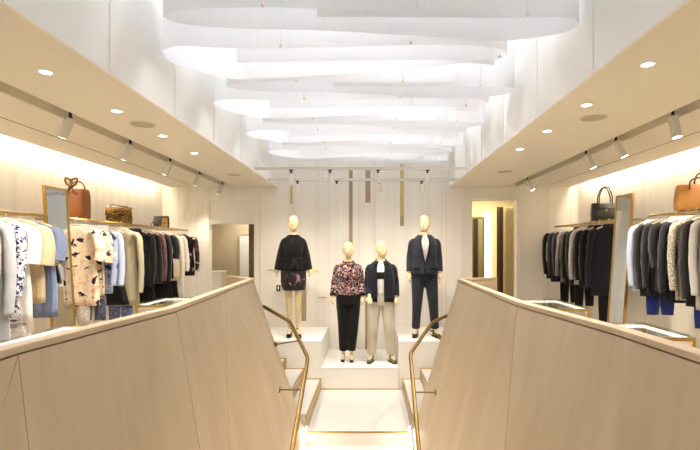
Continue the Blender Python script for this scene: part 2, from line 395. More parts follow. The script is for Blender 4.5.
curtain(503.6, 516, 8.75, 'fitting_curtain', 'cream pleated curtain at right edge of the fitting room doorway', fabric(srgb(226,212,168)), 7)

# ------------------------------------------------------------------ stairs and landing
SX0, SX1 = -.715, .45
YN, YP = 5.23, 6.81          # landing nosing, plinth fronts
LZ = -.60
st = thing('central_staircase', 'carpeted central flight and landing with a gold edged tread', 'stairs', ((SX0+SX1)/2, YN, LZ-3.2))
m = MB(); m.box(SX0, SX1, YN, YP, LZ-.15, LZ); m.build('landing', CARPET, st)
m = MB(); m.box(SX0, SX1, YN-.004, YN+.012, LZ-.012, LZ+.003); m.build('nosing', BRASS, st)
for i in range(1, 15):
    m = MB(); z = LZ-.15*i; y1 = YN-.28*(i-1); m.box(SX0, SX1, y1-.28, y1, z-.15, z); m.build('tread', CARPET, st)
m = MB(); m.box(SX0, SX1, YN-.28*15-3, YN-.28*14, LZ-.15*15-.1, LZ-.15*15); m.build('lower_landing', CARPET, st)
# side flights
def side_flight(xs, sg, nm):
    s = thing('side_staircase', 'short carpeted side flight with gold nosings rising to the %s' % nm, 'stairs', (xs[0], 6.0, LZ))
    for k, x in enumerate(xs):
        z = LZ+.15*(k+1); nx = xs[k+1] if k+1 < len(xs) else x+sg*.25
        if k < 3:
            ys = 5.27+(abs((x+nx)/2-xs[0]))*.85; m = MB(); m.box(min(x, nx), max(x, nx), ys, YP, z-.16, z); m.build('tread', CARPET, s)
        m = MB(); m.box(min(x-sg*.004, x+sg*.018), max(x-sg*.004, x+sg*.018), 5.27+abs(x+sg*.02-xs[0])*.85, YP, z-.02, z+.003); m.build('nosing', BRASS, s)
        m = MB(); m.box(min(x-sg*.003, x+sg*.012), max(x-sg*.003, x+sg*.012), 5.27+abs(x+sg*.02-xs[0])*.85, YP, z-.15, z-.02); m.build('riser', RISER, s)
        if k < 3:
            m = MB(); m.box(min(x, nx), max(x, nx), YP-.012, YP, z, z+.012); m.build('edge_strip', BRASS, s)
    return s
side_flight((-.715, -.965, -1.225, -1.48), -1, 'left'); side_flight((.47, .73, .98, 1.23), 1, 'right')
m = MB(); m.box(SX0, SX1, YP-.012, YP-.001, LZ, LZ+.014); m.build('edge_strip', BRASS, st)
# plinths
def plinth(x0, x1, y1, z0, z1, label):
    t = thing('display_plinth', label, 'plinth', ((x0+x1)/2, (YP+y1)/2, z0))
    m = MB(); y1 -= .003; m.box(x0, x1, YP, y1, z0, z1-.02); m.build('body', PLINTH, t)
    m = MB(); m.box(x0, x1, YP, y1, z1-.018, z1); m.build('top', PLINTH, t, bevel=.004)
ZPL = E-1.343; ZPC = E-1.73
plinth(SX0+.002, .42, YB, LZ, ZPC, 'low central white plinth under the two middle mannequins')
plinth(-1.78, SX0-.0, YB, LZ, ZPL, 'taller white plinth at left under the black tunic mannequin')
plinth(.425, 1.5, YB, LZ, ZPL, 'taller white plinth at right under the suited mannequin')

# ------------------------------------------------------------------ balustrades
ZT = E-.40
def balustrade(top, bot, sx, sg, ret, nm):
    t = thing('balustrade', 'pale maple faceted balustrade on the %s of the stairwell' % nm, 'balustrade', (top[2][0], top[2][1], 0))
    m = MB()
    zb = E-2.05
    Tp = [Vector((x, y, ZT-.007)) for x, y in top]; Bp = [Vector((sx+dx, y, zb)) for y, dx in bot]
    tv = [m.bm.verts.new(p) for p in Tp]; bv = [m.bm.verts.new(p) for p in Bp]
    for i in range(len(tv)-1):
        m.bm.faces.new((tv[i], bv[i], bv[i+1])); m.bm.faces.new((tv[i], bv[i+1], tv[i+1]))
    # stringer below, down to the stairs
    lo = [m.bm.verts.new((sx+dx, y, LZ-.15-.536*max(0, YN-y)-.25)) for y, dx in bot]
    for i in range(len(bv)-1): m.bm.faces.new((bv[i], lo[i], lo[i+1], bv[i+1]))
    # outer skin and far end
    ov = [m.bm.verts.new((x+sg*.06, y, ZT-.007)) for x, y in top]; of = [m.bm.verts.new((x+sg*.06, y, 0)) for x, y in top]
    for i in range(len(tv)-1): m.bm.faces.new((ov[i], ov[i+1], of[i+1], of[i])); m.bm.faces.new((tv[i], tv[i+1], ov[i+1], ov[i]))
    m.bm.faces.new((tv[-1], bv[-1], of[-1], ov[-1]))
    m.build('panel', MAPLE, t)
    for a, b in ([(Tp[i], Bp[i]) for i in range(1, len(Tp)-1)] + [(Tp[1], Bp[0])] if sg < 0 else [(Tp[2], Bp[2])]):
        q = MB(); q.tube([a, b], .0022, 5); q.build('panel_seam', SEAM, t)
    m = MB(); 
    rows = []
    for x, y in top:
        rows.append([(x-sg*.005, y, ZT), (x+sg*.066, y, ZT), (x+sg*.066, y, ZT+.03), (x-sg*.005, y, ZT+.03)])
    x, y = top[-1]; rows[-1] = [(a, b+.012, c) for a, b, c in rows[-1]]
    m.rings(rows); m.build('cap', MAPLE_CAP, t, bevel=.005)
    (ax, ay), (bx, by) = ret
    d = Vector((bx-ax, by-ay, 0)); n = Vector((-d.y, d.x, 0)).normalized()*.04
    def slab(z0, z1, e):
        q = [Vector((ax,ay,0))-n*e, Vector((bx,by,0))-n*e, Vector((bx,by,0))+n*e, Vector((ax,ay,0))+n*e]
        mm = MB(); mm.rings([[(p.x, p.y, z) for p in q] for z in (z0, z1)]); return mm
    slab(0, ZT-.007, 1).build('return_panel', MAPLE, t); slab(ZT-.002, ZT+.028, 1.15).build('return_cap', MAPLE_CAP, t, bevel=.005)
    # the LED strip along the foot of the panel
    m = MB(); x0 = sx-sg*.012
    for a, b in zip(lo, lo[1:]) if False else []: pass
    return t
LTOP = [(-1.25, .2), (-1.35, 1.79), (-1.245, 3.0), (-1.35, 4.36), (-1.47, 5.9)]
LBOT = [(.17, 0), (1.29, -.05), (2.45, 0), (2.65, -.06), (5.23, 0)]
RTOP = [(1.19, .2), (1.15, 2.2), (1.035, 3.29), (1.065, 4.6), (1.10, 5.85)]
RBOT = [(.1, 0), (1.1, .05), (2.0, 0), (3.0, .03), (5.23, 0)]
balustrade(LTOP, LBOT, -.72, -1, ((-1.52, 5.96), (-1.98, 6.55)), 'left')
balustrade(RTOP, RBOT, .48, 1, ((1.16, 5.9), (1.66, 6.2)), 'right')
for sg, x in ((-1, -.712), (1, .447)):
    m = MB(); rows = []
    for y in (5.2, 4.9, 4.0, 2.0):
        z = LZ-.536*(YN-y)+.06
        rows.append([(x, y, z), (x-sg*.012, y, z), (x-sg*.012, y, z+.03), (x, y, z+.03)])
    m.rings(rows); tag(m.build('led_strip', STAIRLED), 'glowing LED strip at the foot of the %s balustrade' % ('left' if sg < 0 else 'right'), 'LED strip')
# ------------------------------------------------------------------ handrails
def handrail(P, br, nm):
    t = thing('handrail', 'bent brass tube handrail in front of the %s balustrade' % nm, 'handrail', P[2])
    m = MB()
    pts = []
    for i, p in enumerate(P):
        if 0 < i < len(P)-1:
            a = (P[i-1]-p).normalized()*.05; b = (P[i+1]-p).normalized()*.05
            pts += [p+a, p+(a+b)*.3, p+b]
        else: pts.append(p)
    m.tube(pts, .021, 12); m.build('rail', BRONZE, t, smooth=True)
    for a, b in br:
        m = MB(); a = Vector(a); b = Vector(b); d = (b-a).normalized()
        m.tube([a, b], .008, 8); m.tube([b-d*.012, b], .03, 14); m.build('bracket', BRONZE, t)
low = lambda P, k: P[k] + (P[k]-P[k-1])*2.2
LH = [pix(263.4, 306.4, 5.86), pix(290, 321.6, 5.6), pix(308, 358, 4.92), Vector((-.65, 3.89, E-1.675))]
LH[3] = LH[2] + (LH[3]-LH[2])*3.2
RH = [pix(446.7, 315.6, 5.8), pix(432, 322.7, 5.6), pix(410.3, 353.5, 5.13), Vector((.44, 4.2, E-1.81))]
RH[3] = RH[2] + (RH[3]-RH[2])*3.4
pl = LH[2]+(Vector((-.65,3.89,E-1.675))-LH[2])*.4; pr = RH[2]+(Vector((.44,4.2,E-1.81))-RH[2])*.45
handrail(LH, [(pl, (-.875, pl.y, pl.z)), (LH[1]*.45+LH[2]*.55, pix(275, 344.5, 5.52))], 'left')
handrail(RH, [(pr, (.665, pr.y, pr.z)), (RH[1]*.8+RH[2]*.2, pix(441, 338, 5.62))], 'right')

# ------------------------------------------------------------------ hanging ribbons in the light well
RIB = [('even', 2.72, 2.93, 3.14, -1.26, 1.30), ('odd', 3.22, 3.84, 3.5, -1.49, 1.0), ('even', 3.92, 4.12, 4.34, -1.25, 1.27),
       ('odd', 4.36, 5.0, 4.72, -1.5, 1.16), ('even', 5.08, 5.2, 5.42, -1.2, 1.28), ('odd', 5.5, 6.12, 5.85, -1.5, 1.17), ('even', 6.2, 6.3, 6.5, -1.2, 1.24), ('odd', 6.6, 7.2, 6.95, -1.47, 1.2), ('even', 7.3, 7.42, 7.6, -1.2, 1.22)]
ORD = ['first (nearest)', 'second', 'third', 'fourth', 'fifth', 'sixth', 'seventh', 'eighth', 'ninth (farthest)']
ZB = E+1.40; RH_ = .44
for i, (k, yn, yl, yr, xl, xr) in enumerate(RIB):
    if k == 'odd':
        ym = yn+.26; D = yl-yn
        P = [(-1.0, ym+.02), (-.3, ym), (.4, ym-.03), (xr-.28, ym-.02), (xr-.06, yn+.22), (xr-.03, yn+.1), (xr-.25, yn), (.3, yn-.02), (-.4, yn+.03), (-1.0, yn+.03), (xl+.16, yn), (xl, yn+.13), (xl+.04, yn+D*.55), (xl+.32, yl-.02), (xl+.6, yl), (-.4, yl-.08), (.3, yl*.4+yr*.6), (xr-.3, yr+.02), (xr-.05, yr+.06)]
    else:
        ym = yn*.45+yr*.55-.04
        P = [(.72, yn), (.1, yn+.02), (-.5, yn-.01), (xl+.25, yn), (xl+.02, yn+.08), (xl+.1, yl-.03), (xl+.4, yl+.03), (-.3, yl+.06), (.4, yr-.06), (xr-.42, yr), (xr-.08, yr-.1), (xr, yr-.24), (xr-.14, yn+.1), (xr-.4, yn+.11), (.3, yn+.1), (-.32, yn+.1)]
        if yr-yn < .38: P = P[:13] + [(xr-.3, yn+.06), (.85, yn+.03)]
    pts = catmull([(x, y, 0) for x, y in P], 8)
    t = thing('fabric_ribbon', '%s looping white sheer fabric ribbon hanging in the light well, counting from the front' % ORD[i], 'ribbon', (-.1, (yn+yr)/2, ZB), 'sheer ribbons in the light well')
    m = MB(); m.rings([[(p.x, p.y, ZB+h) for p in pts] for h in (0, .008, RH_-.008, RH_)], close=False)
    m.build('strip', SHEER, t, smooth=True)
    if k == 'odd':  # unseen lamps added to brighten the insides of the loops
        L_ = thing('added_linear_lamp', '%s long added linear lamp, unseen above the looping sheer ribbons, counted among the lamps from the front' % {1:'nearest',3:'second',5:'third',7:'farthest'}[i], 'lamp', (-.15, yn+.3, ZB+RH_+.35), 'added linear lamps above the ribbons')
        m = MB(); m.box(xl+.4, xr-.15, yn+.16, yn+.34, ZB+RH_+.35, ZB+RH_+.40); m.build('housing', LAMPGREY, L_)
        m = MB(); m.box(xl+.41, xr-.16, yn+.17, yn+.33, ZB+RH_+.34, ZB+RH_+.35); m.build('diffuser', ADDED_WELL, L_)
        for x in (xl+.5, xr-.4):
            m = MB(); m.tube([(x, yn+.25, ZB+RH_+.40), (x, yn+.25, WT-.03)], .004, 6); m.build('suspension_rod', LAMPGREY, L_)
    for x in (-.62, .28, .95):
        y = min((p for p in pts if p.y < (yn+yl)/2), key=lambda p: abs(p.x-x)).y
        m = MB(); m.tube([(x, y-.006, ZB+.02), (x, y-.006, WT-.03)], .003, 6); m.ball((x, y-.006, ZB+.015), .012, 8); m.build('suspension_wire', HANGER, t)

# ------------------------------------------------------------------ lamps
def track_spot(base, target, label, group, power, size=1.0, drop=.05, L=.17, r=.038, hmat=None):
    base = Vector(base); t = thing('track_spotlight', label, 'spotlight', base, group)
    piv = base-Vector((0,0,drop)); d = (Vector(target)-piv).normalized()
    m = MB(); m.tube([base, piv], .012, 8); m.ball(piv, .02, 10); m.tube([base+Vector((0,0,-.012)), base], .03, 12); m.build('mount', BLACK, t)
    h0 = piv - d*.005; h1 = piv + d*L
    m = MB(); m.tube([h0, h0+d*.004, h1-d*.004, h1], [r*.85, r, r, r*.96], 18); m.build('housing', hmat or LAMPGREY, t)
    m = MB(); m.tube([h1-d*.002, h1+d*.002], r*.8, 18); m.build('lens', LENS, t)
    lamp_spot(h1+d*.012, target, power, size, 1.0)
OR = ['nearest', 'second', 'third', 'fourth', 'farthest']
for i, d in enumerate((3.8, 4.75, 5.7, 6.69, 7.7)):
    track_spot((-2.44, d, ZC+.124), (-3.15, d+.15, E-.35), '%s grey track spotlight along the left ceiling channel' % OR[i], 'left track spotlights', 60, 1.3, .13)
for i, (d, tx) in enumerate(((3.76, 2.55), (4.63, 2.0), (5.27, 2.2), (7.23, 2.9))):
    tg = ((2.75, d-.2, E-1.0) if i == 0 else (3.15, d-.15, E-.35))
    track_spot((2.44, d, ZC+.124), tg, '%s grey track spotlight along the right ceiling channel' % ['nearest','second','third','farthest'][i], 'right track spotlights', 60, 1.3, .13)
def downlight(x, y, label):
    t = thing('downlight', label, 'downlight', (x, y, ZC), 'recessed downlights')
    m = MB(); seg = 28
    m.rings([[(x+r*math.cos(2*PI*q/seg), y+r*math.sin(2*PI*q/seg), z) for q in range(seg)] for r, z in ((.046, ZC), (.046, ZC-.004), (.034, ZC-.004), (.033, ZC))], cap0=False, cap1=False); m.build('trim_ring', WHITE, t)
    m = MB(); m.disc((x, y, ZC-.003), .033, ZC-.001); m.build('lens', LENS, t)
    lamp_spot((x, y, ZC-.02), (x, y, 0), 60, 2.2, .8)
NO = ['nearest', 'second', 'third', 'farthest']
for i in range(4):
    downlight(-1.96, 2.82+.795*i, '%s recessed round downlight in the left ceiling' % NO[i])
    downlight(1.607, 2.70+.765*i, '%s recessed round downlight in the right ceiling' % NO[i])
for x, y, l in ((-1.95, 4.0, 'nearer round grey ceiling speaker in the left ceiling'), (-1.95, 6.7, 'farther round grey ceiling speaker in the left ceiling'), (1.82, 3.8, 'nearer round grey ceiling speaker in the right ceiling'), (1.86, 6.44, 'farther round grey ceiling speaker in the right ceiling')):
    t = thing('ceiling_speaker', l, 'speaker', (x, y, ZC), 'ceiling speakers'); m = MB(); m.disc((x, y, ZC-.005), .10, ZC); m.build('grille', SPEAKER, t)
    m = MB(); seg = 28; m.rings([[(x+r*math.cos(2*PI*q/seg), y+r*math.sin(2*PI*q/seg), z) for q in range(seg)] for r, z in ((.108, ZC), (.108, ZC-.006), (.1, ZC-.006))], cap0=False, cap1=False); m.build('rim', CHAN, t)
# two bars across the well with heads
def bar(d, z, heads, nm):
    t = thing('lighting_bar', '%s white lighting bar spanning the light well' % nm, 'lighting bar', (-.11, d, z))
    m = MB(); m.box(XL+.005, XR-.005, d-.018, d+.018, z, z+.04); m.build('track', LAMPGREY, t)
    for sx in (XL+.002, XR-.012): 
        m = MB(); m.box(sx, sx+.01, d-.05, d+.05, z-.03, z+.07); m.build('end_plate', WHITE, t)
    for i, (px, tg) in enumerate(heads):
        x = (px-370)*d/F
        track_spot((x, d, z), tg, '%s spotlight from the left on the %s bar across the light well' % (['first','second','third','fourth'][i], nm), 'bar spotlights', 50 if nm == 'front' else 14, 1.6, .045, .13, .036, WHITE)
bar(6.35, E+1.075, [(291, (-1.19, 7.15, E-.3)), (330, (-.335, 7.15, E-.6)), (378, (.14, 7.15, E-.6)), (427.5, (.83, 7.15, E-.3))], 'front')
bar(7.2, E+1.05, [(297.5, (-1.5, 8.0, E-.5)), (336.7, (-.4, 8.0, E-.3)), (379, (.4, 8.0, E-.3)), (421.7, (1.2, 8.0, E-.5))], 'rear')

# ------------------------------------------------------------------ vitrine tables
def vitrine(x0, x1, y0, y1, z, label):
    t = thing('display_table', label, 'display table', ((x0+x1)/2, (y0+y1)/2, 0)); f = .022; H = .16
    for x in (x0, x1-f):
        for y in (y0, y1-f):
            m = MB(); m.box(x, x+f, y, y+f, 0, z-.012); m.build('leg', BRASS, t)
    m = MB()
    for zz in (z-.012-f, z-H-f):
        m.box(x0+f, x1-f, y0, y0+f, zz, zz+f); m.box(x0+f, x1-f, y1-f, y1, zz, zz+f); m.box(x0, x0+f, y0+f, y1-f, zz, zz+f); m.box(x1-f, x1, y0+f, y1-f, zz, zz+f)
    m.build('frame', BRASS, t)
    m = MB(); m.box(x0, x1, y0, y1, z-.011, z); m.build('glass_top', GLASS, t)
    m = MB(); m.box(x0+f, x1-f, y0+f, y1-f, z-H, z-H+.012); m.build('tray', PLINTH, t)
    m = MB(); m.box(x0+f+.002, x1-f-.002, y1-f-.012, y1-f-.002, z-.034, z-.014); m.box(x0+f+.002 if x0 < 0 else x1-f-.012, x0+f+.012 if x0 < 0 else x1-f-.002, y0+f, y1-f-.014, z-.034, z-.014); m.build('light_strip', TABLELED, t)
vitrine(-2.23, -1.55, 2.5, 3.4, .9, 'left near glass-topped brass display table with glowing edge')
vitrine(-2.35, -1.62, 4.67, 5.35, .9, 'left rear glass-topped brass display table with glowing edge')
vitrine(1.30, 2.06, 2.95, 3.5, .9, 'right near glass-topped brass display table with glowing edge')
vitrine(1.30, 2.06, 4.37, 5.13, .9, 'right rear glass-topped brass display table with glowing edge')

# ------------------------------------------------------------------ rails, shelves, mirrors
RX = 3.12
ZRL, ZRR = E+.318, E+.372
def rack(sg, y0, y1, z, nm):
    x = sg*RX
    t = thing('clothes_rail', '%s brass clothes rail with pale ledge above the hangers' % nm, 'clothes rail', (x, (y0+y1)/2, z))
    m = MB(); m.tube([(x, y0, z), (x, y1, z)], .013, 12); m.build('rail', BRASS, t, smooth=True)
    for y in (y0+.15, (y0+y1)/2, y1-.15):
        m = MB(); m.tube([(x, y, z), (sg*WX, y, z)], .008, 8); m.build('bracket', BRASS, t)
    m = MB(); m.box(min(sg*(RX+.03), sg*WX), max(sg*(RX+.03), sg*WX), y0, y1, z+.009, z+.017); m.build('ledge', GLASS, t)
rack(-1, 2.3, 4.5, ZRL, 'left near'); rack(-1, 4.84, 7.98, ZRL, 'left rear')
rack(1, 2.3, 5.22, ZRR, 'right near'); rack(1, 5.85, 7.85, ZRR, 'right rear')
def mirror(a0, a1, b0, b1, label):   # top far/near corners, bottom corners as (x, y, z)
    A0, A1, B0, B1 = map(Vector, (a0, a1, b0, b1))
    t = thing('leaning_mirror', label, 'mirror', ((B0+B1)/2))
    n = (A1-A0).cross(B0-A0).normalized(); n = n if n.x*A0.x < 0 else -n
    def slab(q, e0, e1): mm = MB(); mm.rings([[p+n*e for p in q] for e in (e0, e1)]); return mm
    u = (A1-A0).normalized(); v = (B0-A0).normalized(); w_ = .014
    slab([A0+u*w_+v*w_, A1-u*w_+v*w_, B1-u*w_-v*w_, B0+u*w_-v*w_], -.006, .006).build('glass', MIRROR, t)
    f = MB()
    for q in ([A0, A1, A1+v*w_, A0+v*w_], [B0-v*w_, B1-v*w_, B1, B0], [A0+v*w_, A0+u*w_+v*w_, B0+u*w_-v*w_, B0-v*w_], [A1-u*w_+v*w_, A1+v*w_, B1-v*w_, B1-u*w_-v*w_]):
        f.rings([[p+n*e for p in q] for e in (-.016, .014)])
    f.build('frame', BRASS, t)
mirror((-3.15, 4.5, E+.615), (-3.15, 4.84, E+.615), (-3.02, 4.5, 0.0), (-3.02, 4.84, 0.0), 'tall brass framed mirror leaning between the two left clothes rails')
mirror((3.05, 5.76, E+.65), (3.05, 5.4, E+.65), (2.9, 5.76, 0.0), (2.9, 5.4, 0.0), 'tall brass framed mirror leaning between the two right clothes rails')

# ------------------------------------------------------------------ garments on hangers
def garment(sg, d, zr, name, label, cat, mat, L=.85, sw=.2, hem=.2, sl=.6, slw=.055, th=.036, fold=.013, collar=None, lower=None, lowL=.4, lowmat=None, group=None, neck=.07, flare=0):
    rz = random.uniform(-.05, .05) + sg*(-.10)
    t = thing(name, label, cat, (sg*RX, d, zr), group or 'clothes on the %s %s rail' % ('left' if sg < 0 else 'right', 'near' if d < 4.6 or (sg > 0 and d < 5.3) else 'rear'), rz)
    ph = random.random()*6
    # hanger
    h = MB(); h.tube(catmull([(-.19, 0, -.125), (-.1, 0, -.085), (0, 0, -.055), (.1, 0, -.085), (.19, 0, -.125)], 4), .009, 6)
    h.tube([(0, 0, -.055), (0, 0, -.012)] + [(-.018*math.sin(a), 0, .003+.018*math.cos(a)-.0) for a in (2.6, 1.8, 1.0, .2, -.6, -1.4)], .003, 6)
    h.build('hanger', HANGER, t, world=False, smooth=True)
    seg = 40
    def ring(z, rx, ry, amp, shift=0):
        r = []
        for q in range(seg):
            a = 2*PI*q/seg; c = math.cos(a); s = math.sin(a)
            x = rx*math.copysign(abs(c)**.8, c); y = ry*math.copysign(abs(s)**.7, s)
            f = amp*(math.sin(5*a+ph)*.6 + math.sin(9*a+2*ph)*.4)
            r.append((x*(1+f*.6/ max(rx,.05)), y + f*(1.2 if abs(c) < .9 else .3) + shift, z))
        return r
    rows = [ring(-.075, neck*.8, .028, 0), ring(-.085, neck, .032, 0), ring(-.115, sw*.72, .038, 0), ring(-.14, sw*.98, .042, .002), ring(-.19, sw*1.02, th*.95, .004)]
    n = 9
    for i in range(1, n+1):
        f = i/n; z = -.19-(L-.19)*f
        w_ = sw*(1-f)+hem*f - .018*math.sin(PI*min(1, f*1.6)) + flare*max(0, f-.55)
        rows.append(ring(z, w_, th*(1+.25*f), fold*(.3+f)))
    m = MB(); m.rings(rows); m.build('body', mat, t, world=False, smooth=True)
    if sl:
        for s in (-1, 1):
            k = random.uniform(-.02, .03)
            p = [(s*(sw-.055), 0, -.135), (s*(sw+.012), -.005, -.165), (s*(sw+.035), -.012, -.165-sl*.25), (s*(sw+.045+k*.5), -.018, -.165-sl*.55), (s*(sw+.04+k), -.03, -.165-sl*.85), (s*(sw+.035+k), -.034, -.165-sl)]
            pts = catmull(p, 3); q = len(pts)
            r = [slw*(1.0-.28*i/q)*(1+.06*math.sin(i*2.3+ph)) if sl > .3 else slw*(1+.25*i/q) for i in range(q)]
            r[0] *= .6
            m = MB(); m.tube(pts, r, 12, flat=.62); m.build('sleeve', mat, t, world=False, smooth=True)
    if collar is not None:
        m = MB(); rw = []
        for z, k in ((-.05, .8), (-.045, 1.0), (-.085, 1.3), (-.1, 1.35)):
            rw.append([(neck*k*math.cos(2*PI*q/20), -.004+.036*k*math.sin(2*PI*q/20), z - (.05 if k > 1.2 and math.sin(2*PI*q/20) < -.6 else 0)) for q in range(20)])
        m.rings(rw, cap0=False, cap1=False); m.build('collar', collar, t, world=False, smooth=True)
        m = MB(); m.box(-.012, .012, -th*1.3, -th*1.05, -L+.06, -.16); m.build('placket', collar, t, world=False)
    if lower == 'trousers':
        for s in (-1, 1):
            m = MB(); m.loft([(s*.07, .0, -L+.12, .07, .028), (s*.072, 0, -L-.1, .07, .03), (s*.075, 0, -L-lowL, .058, .026)], 20); m.build('trouser_leg', lowmat, t, world=False, smooth=True)
    if lower == 'skirt':
        m = MB(); m.rings([ring(-L+.1, .15, .03, .004), ring(-L-.1, .165, .036, .008), ring(-L-lowL, .19, .045, .014)]); m.build('skirt', lowmat, t, world=False, smooth=True)
    return t
S = srgb
BLK = fabric(S(20,18,19)); BLK2 = fabric(S(26,24,26)); CHAR = fabric(S(36,34,34)); NAVY = fabric(S(28,30,40)); NAVY2 = fabric(S(24,25,33))
GREY = fabric(S(112,108,104)); LGREY = fabric(S(176,172,168)); WHT = fabric(S(236,232,226)); CRM = fabric(S(228,214,188)); LBLUE = fabric(S(186,198,226))
COBALT = fabric(S(40,52,124)); KHAKI = fabric(S(182,172,146)); SAGE = fabric(S(186,178,154)); TAUPE = fabric(S(176,164,150)); SLATE = fabric(S(118,132,164))
GBLUE = fabric(S(176,180,188)); BEIGE = fabric(S(196,176,144))
LEOP = fabric(S(232,230,236), 'spots', S(34,38,84), S(110,124,170), 22)
FLOR = fabric(S(236,214,186), 'floral', S(40,34,44), S(224,168,140), 10)
FLOR2 = fabric(S(214,192,166), 'floral', S(30,28,36), S(60,50,60), 9)
FLORB = fabric(S(32,30,34), 'floral', S(190,166,150), S(120,60,56), 10)
TIE = fabric(S(160,172,206), 'floral', S(44,46,74), S(222,224,234), 8)
BURG = fabric(S(112,70,74), 'tweed', S(60,40,46), S(150,110,112))
TWEED = fabric(S(120,110,100), 'tweed', S(60,56,54), S(170,160,150))
MARL = fabric(S(190,180,164), 'tweed', S(120,112,102), S(220,212,200))
DENIM = fabric(S(96,106,140), 'tweed', S(60,66,92), S(150,156,176))
PALEJ = fabric(S(206,200,190), 'tweed', S(170,164,156), S(226,222,214))
LEO2 = fabric(S(150,112,62), 'spots', S(24,18,14), S(70,48,26), 30)
G = garment
# left near rail
zl, zr = ZRL, ZRR
G(-1, 3.58, zl, 'long_coat', 'pale taupe long coat at the left picture edge on the left near rail', 'coat', TAUPE, L=1.15, hem=.22)
G(-1, 3.72, zl, 'long_dress', 'light grey-blue long dress left of the blue animal print blouse', 'dress', GBLUE, L=1.15, hem=.24, sl=.68, slw=.062)
G(-1, 3.86, zl, 'print_blouse', 'white blouse with navy animal print on the left near rail', 'blouse', LEOP, L=.92, hem=.21, sl=.55)
G(-1, 4.0, zl, 'blouse', 'plain white short sleeved blouse just right of the navy animal print', 'blouse', WHT, L=.95, hem=.2, sl=.28, slw=.062, lower='skirt', lowL=.22, lowmat=PALEJ)
G(-1, 4.16, zl, 'top', 'beige top squeezed between white blouse and slate blue dress', 'top', BEIGE, L=.8, sl=.3, slw=.065)
G(-1, 4.32, zl, 'dress', 'slate blue short sleeved dress beside the left leaning mirror', 'dress', SLATE, L=.95, hem=.2, sl=.26, slw=.062)
# left rear rail
gr = None
G(-1, 4.96, zl, 'floral_dress', 'cream dress with black and pink blotches first after the left mirror', 'dress', FLOR, L=.92, hem=.23, sl=.28, slw=.062, lower='trousers', lowL=.25, lowmat=PALEJ)
G(-1, 5.12, zl, 'floral_blouse', 'tan blouse with dark blotches tucked behind the cream floral dress', 'blouse', FLOR2, L=.86, sl=.3, slw=.07)
G(-1, 5.26, zl, 'tie_dye_shirt', 'blue and navy mottled shirt with long sleeves on the left rear rail', 'shirt', TIE, L=.82, sl=.56, lower='trousers', lowL=.3, lowmat=DENIM)
G(-1, 5.39, zl, 'shirt', 'pale blue shirt left of the charcoal dress on the left rear rail', 'shirt', LBLUE, L=.74, sl=.58, collar=WHT)
G(-1, 5.53, zl, 'flared_dress', 'charcoal sleeveless dress with flared hem on the left rear rail', 'dress', CHAR, L=.98, sw=.17, hem=.17, sl=0, flare=.2)
G(-1, 5.84, zl, 'long_coat', 'khaki coat with hanging sleeves left of the black jackets', 'coat', KHAKI, L=1.02, sl=.7, slw=.06, hem=.23, lower='trousers', lowL=.2, lowmat=DENIM)
G(-1, 6.20, zl, 'jacket', 'black jacket right of the khaki coat on the left rear rail', 'jacket', BLK, L=.82, sl=.62, collar=BLK2)
G(-1, 6.36, zl, 'jacket', 'black jacket with skirt left of the burgundy tweed jacket', 'jacket', BLK2, L=.78, sl=.6, lower='skirt', lowL=.3, lowmat=BLK)
G(-1, 6.52, zl, 'tweed_jacket', 'burgundy tweed jacket on the left rear rail', 'jacket', BURG, L=.8, sl=.6)
G(-1, 6.70, zl, 'jacket', 'charcoal jacket right of the burgundy tweed on the left rear rail', 'jacket', CHAR, L=.82, sl=.62, lower='skirt', lowL=.28, lowmat=BLK)
G(-1, 6.92, zl, 'blouse', 'black short sleeved blouse left of the cream cardigan', 'blouse', BLK, L=.76, sl=.3, slw=.062, lower='skirt', lowL=.32, lowmat=BLK2)
G(-1, 7.14, zl, 'cardigan', 'cream long sleeved cardigan on the left rear rail', 'cardigan', CRM, L=.8, sl=.6, lower='skirt', lowL=.3, lowmat=BLK)
G(-1, 7.38, zl, 'long_blouse', 'white long blouse next to last on the left rear rail', 'blouse', WHT, L=1.1, sl=.5, sw=.17, hem=.17)
G(-1, 7.74, zl, 'floral_blouse', 'black blouse with pale flowers last on the left rear rail', 'blouse', FLORB, L=.76, sl=.52, slw=.065)
# right rear rail, from far to near
G(1, 7.70, zr, 'jacket', 'black jacket farthest on the right rear rail', 'jacket', BLK, L=.86, sl=.62)
G(1, 7.50, zr, 'jacket', 'dark grey jacket second from the far end of the right rear rail', 'jacket', CHAR, L=.9, sl=.64)
G(1, 7.30, zr, 'jacket', 'black jacket with long black trousers near the far end of right rear rail', 'jacket', BLK2, L=.86, sl=.62, lower='trousers', lowL=.35, lowmat=BLK)
G(1, 7.12, zr, 'tweed_jacket', 'grey-brown tweed jacket on the right rear rail', 'jacket', TWEED, L=.88, sl=.62)
G(1, 6.96, zr, 'jacket', 'charcoal jacket just right of the grey-brown tweed', 'jacket', CHAR, L=.9, sl=.64, collar=CHAR)
G(1, 6.80, zr, 'jacket', 'black jacket just left of the light grey shirt', 'jacket', BLK, L=.9, sl=.62, lower='trousers', lowL=.3, lowmat=BLK2)
G(1, 6.66, zr, 'shirt', 'light grey shirt among black jackets on the right rear rail', 'shirt', LGREY, L=.88, sl=.64)
G(1, 6.50, zr, 'blazer', 'black blazer just right of the light grey shirt', 'blazer', BLK2, L=.9, sl=.64, collar=BLK)
G(1, 6.34, zr, 'blazer', 'black blazer just left of the navy suit jacket', 'blazer', BLK, L=.92, sl=.64, collar=BLK2)
G(1, 6.08, zr, 'suit_jacket', 'navy suit jacket with black trousers nearest on the right rear rail', 'jacket', NAVY, L=.98, sl=.7, slw=.062, sw=.215, hem=.215, collar=NAVY2, lower='trousers', lowL=.35, lowmat=BLK)
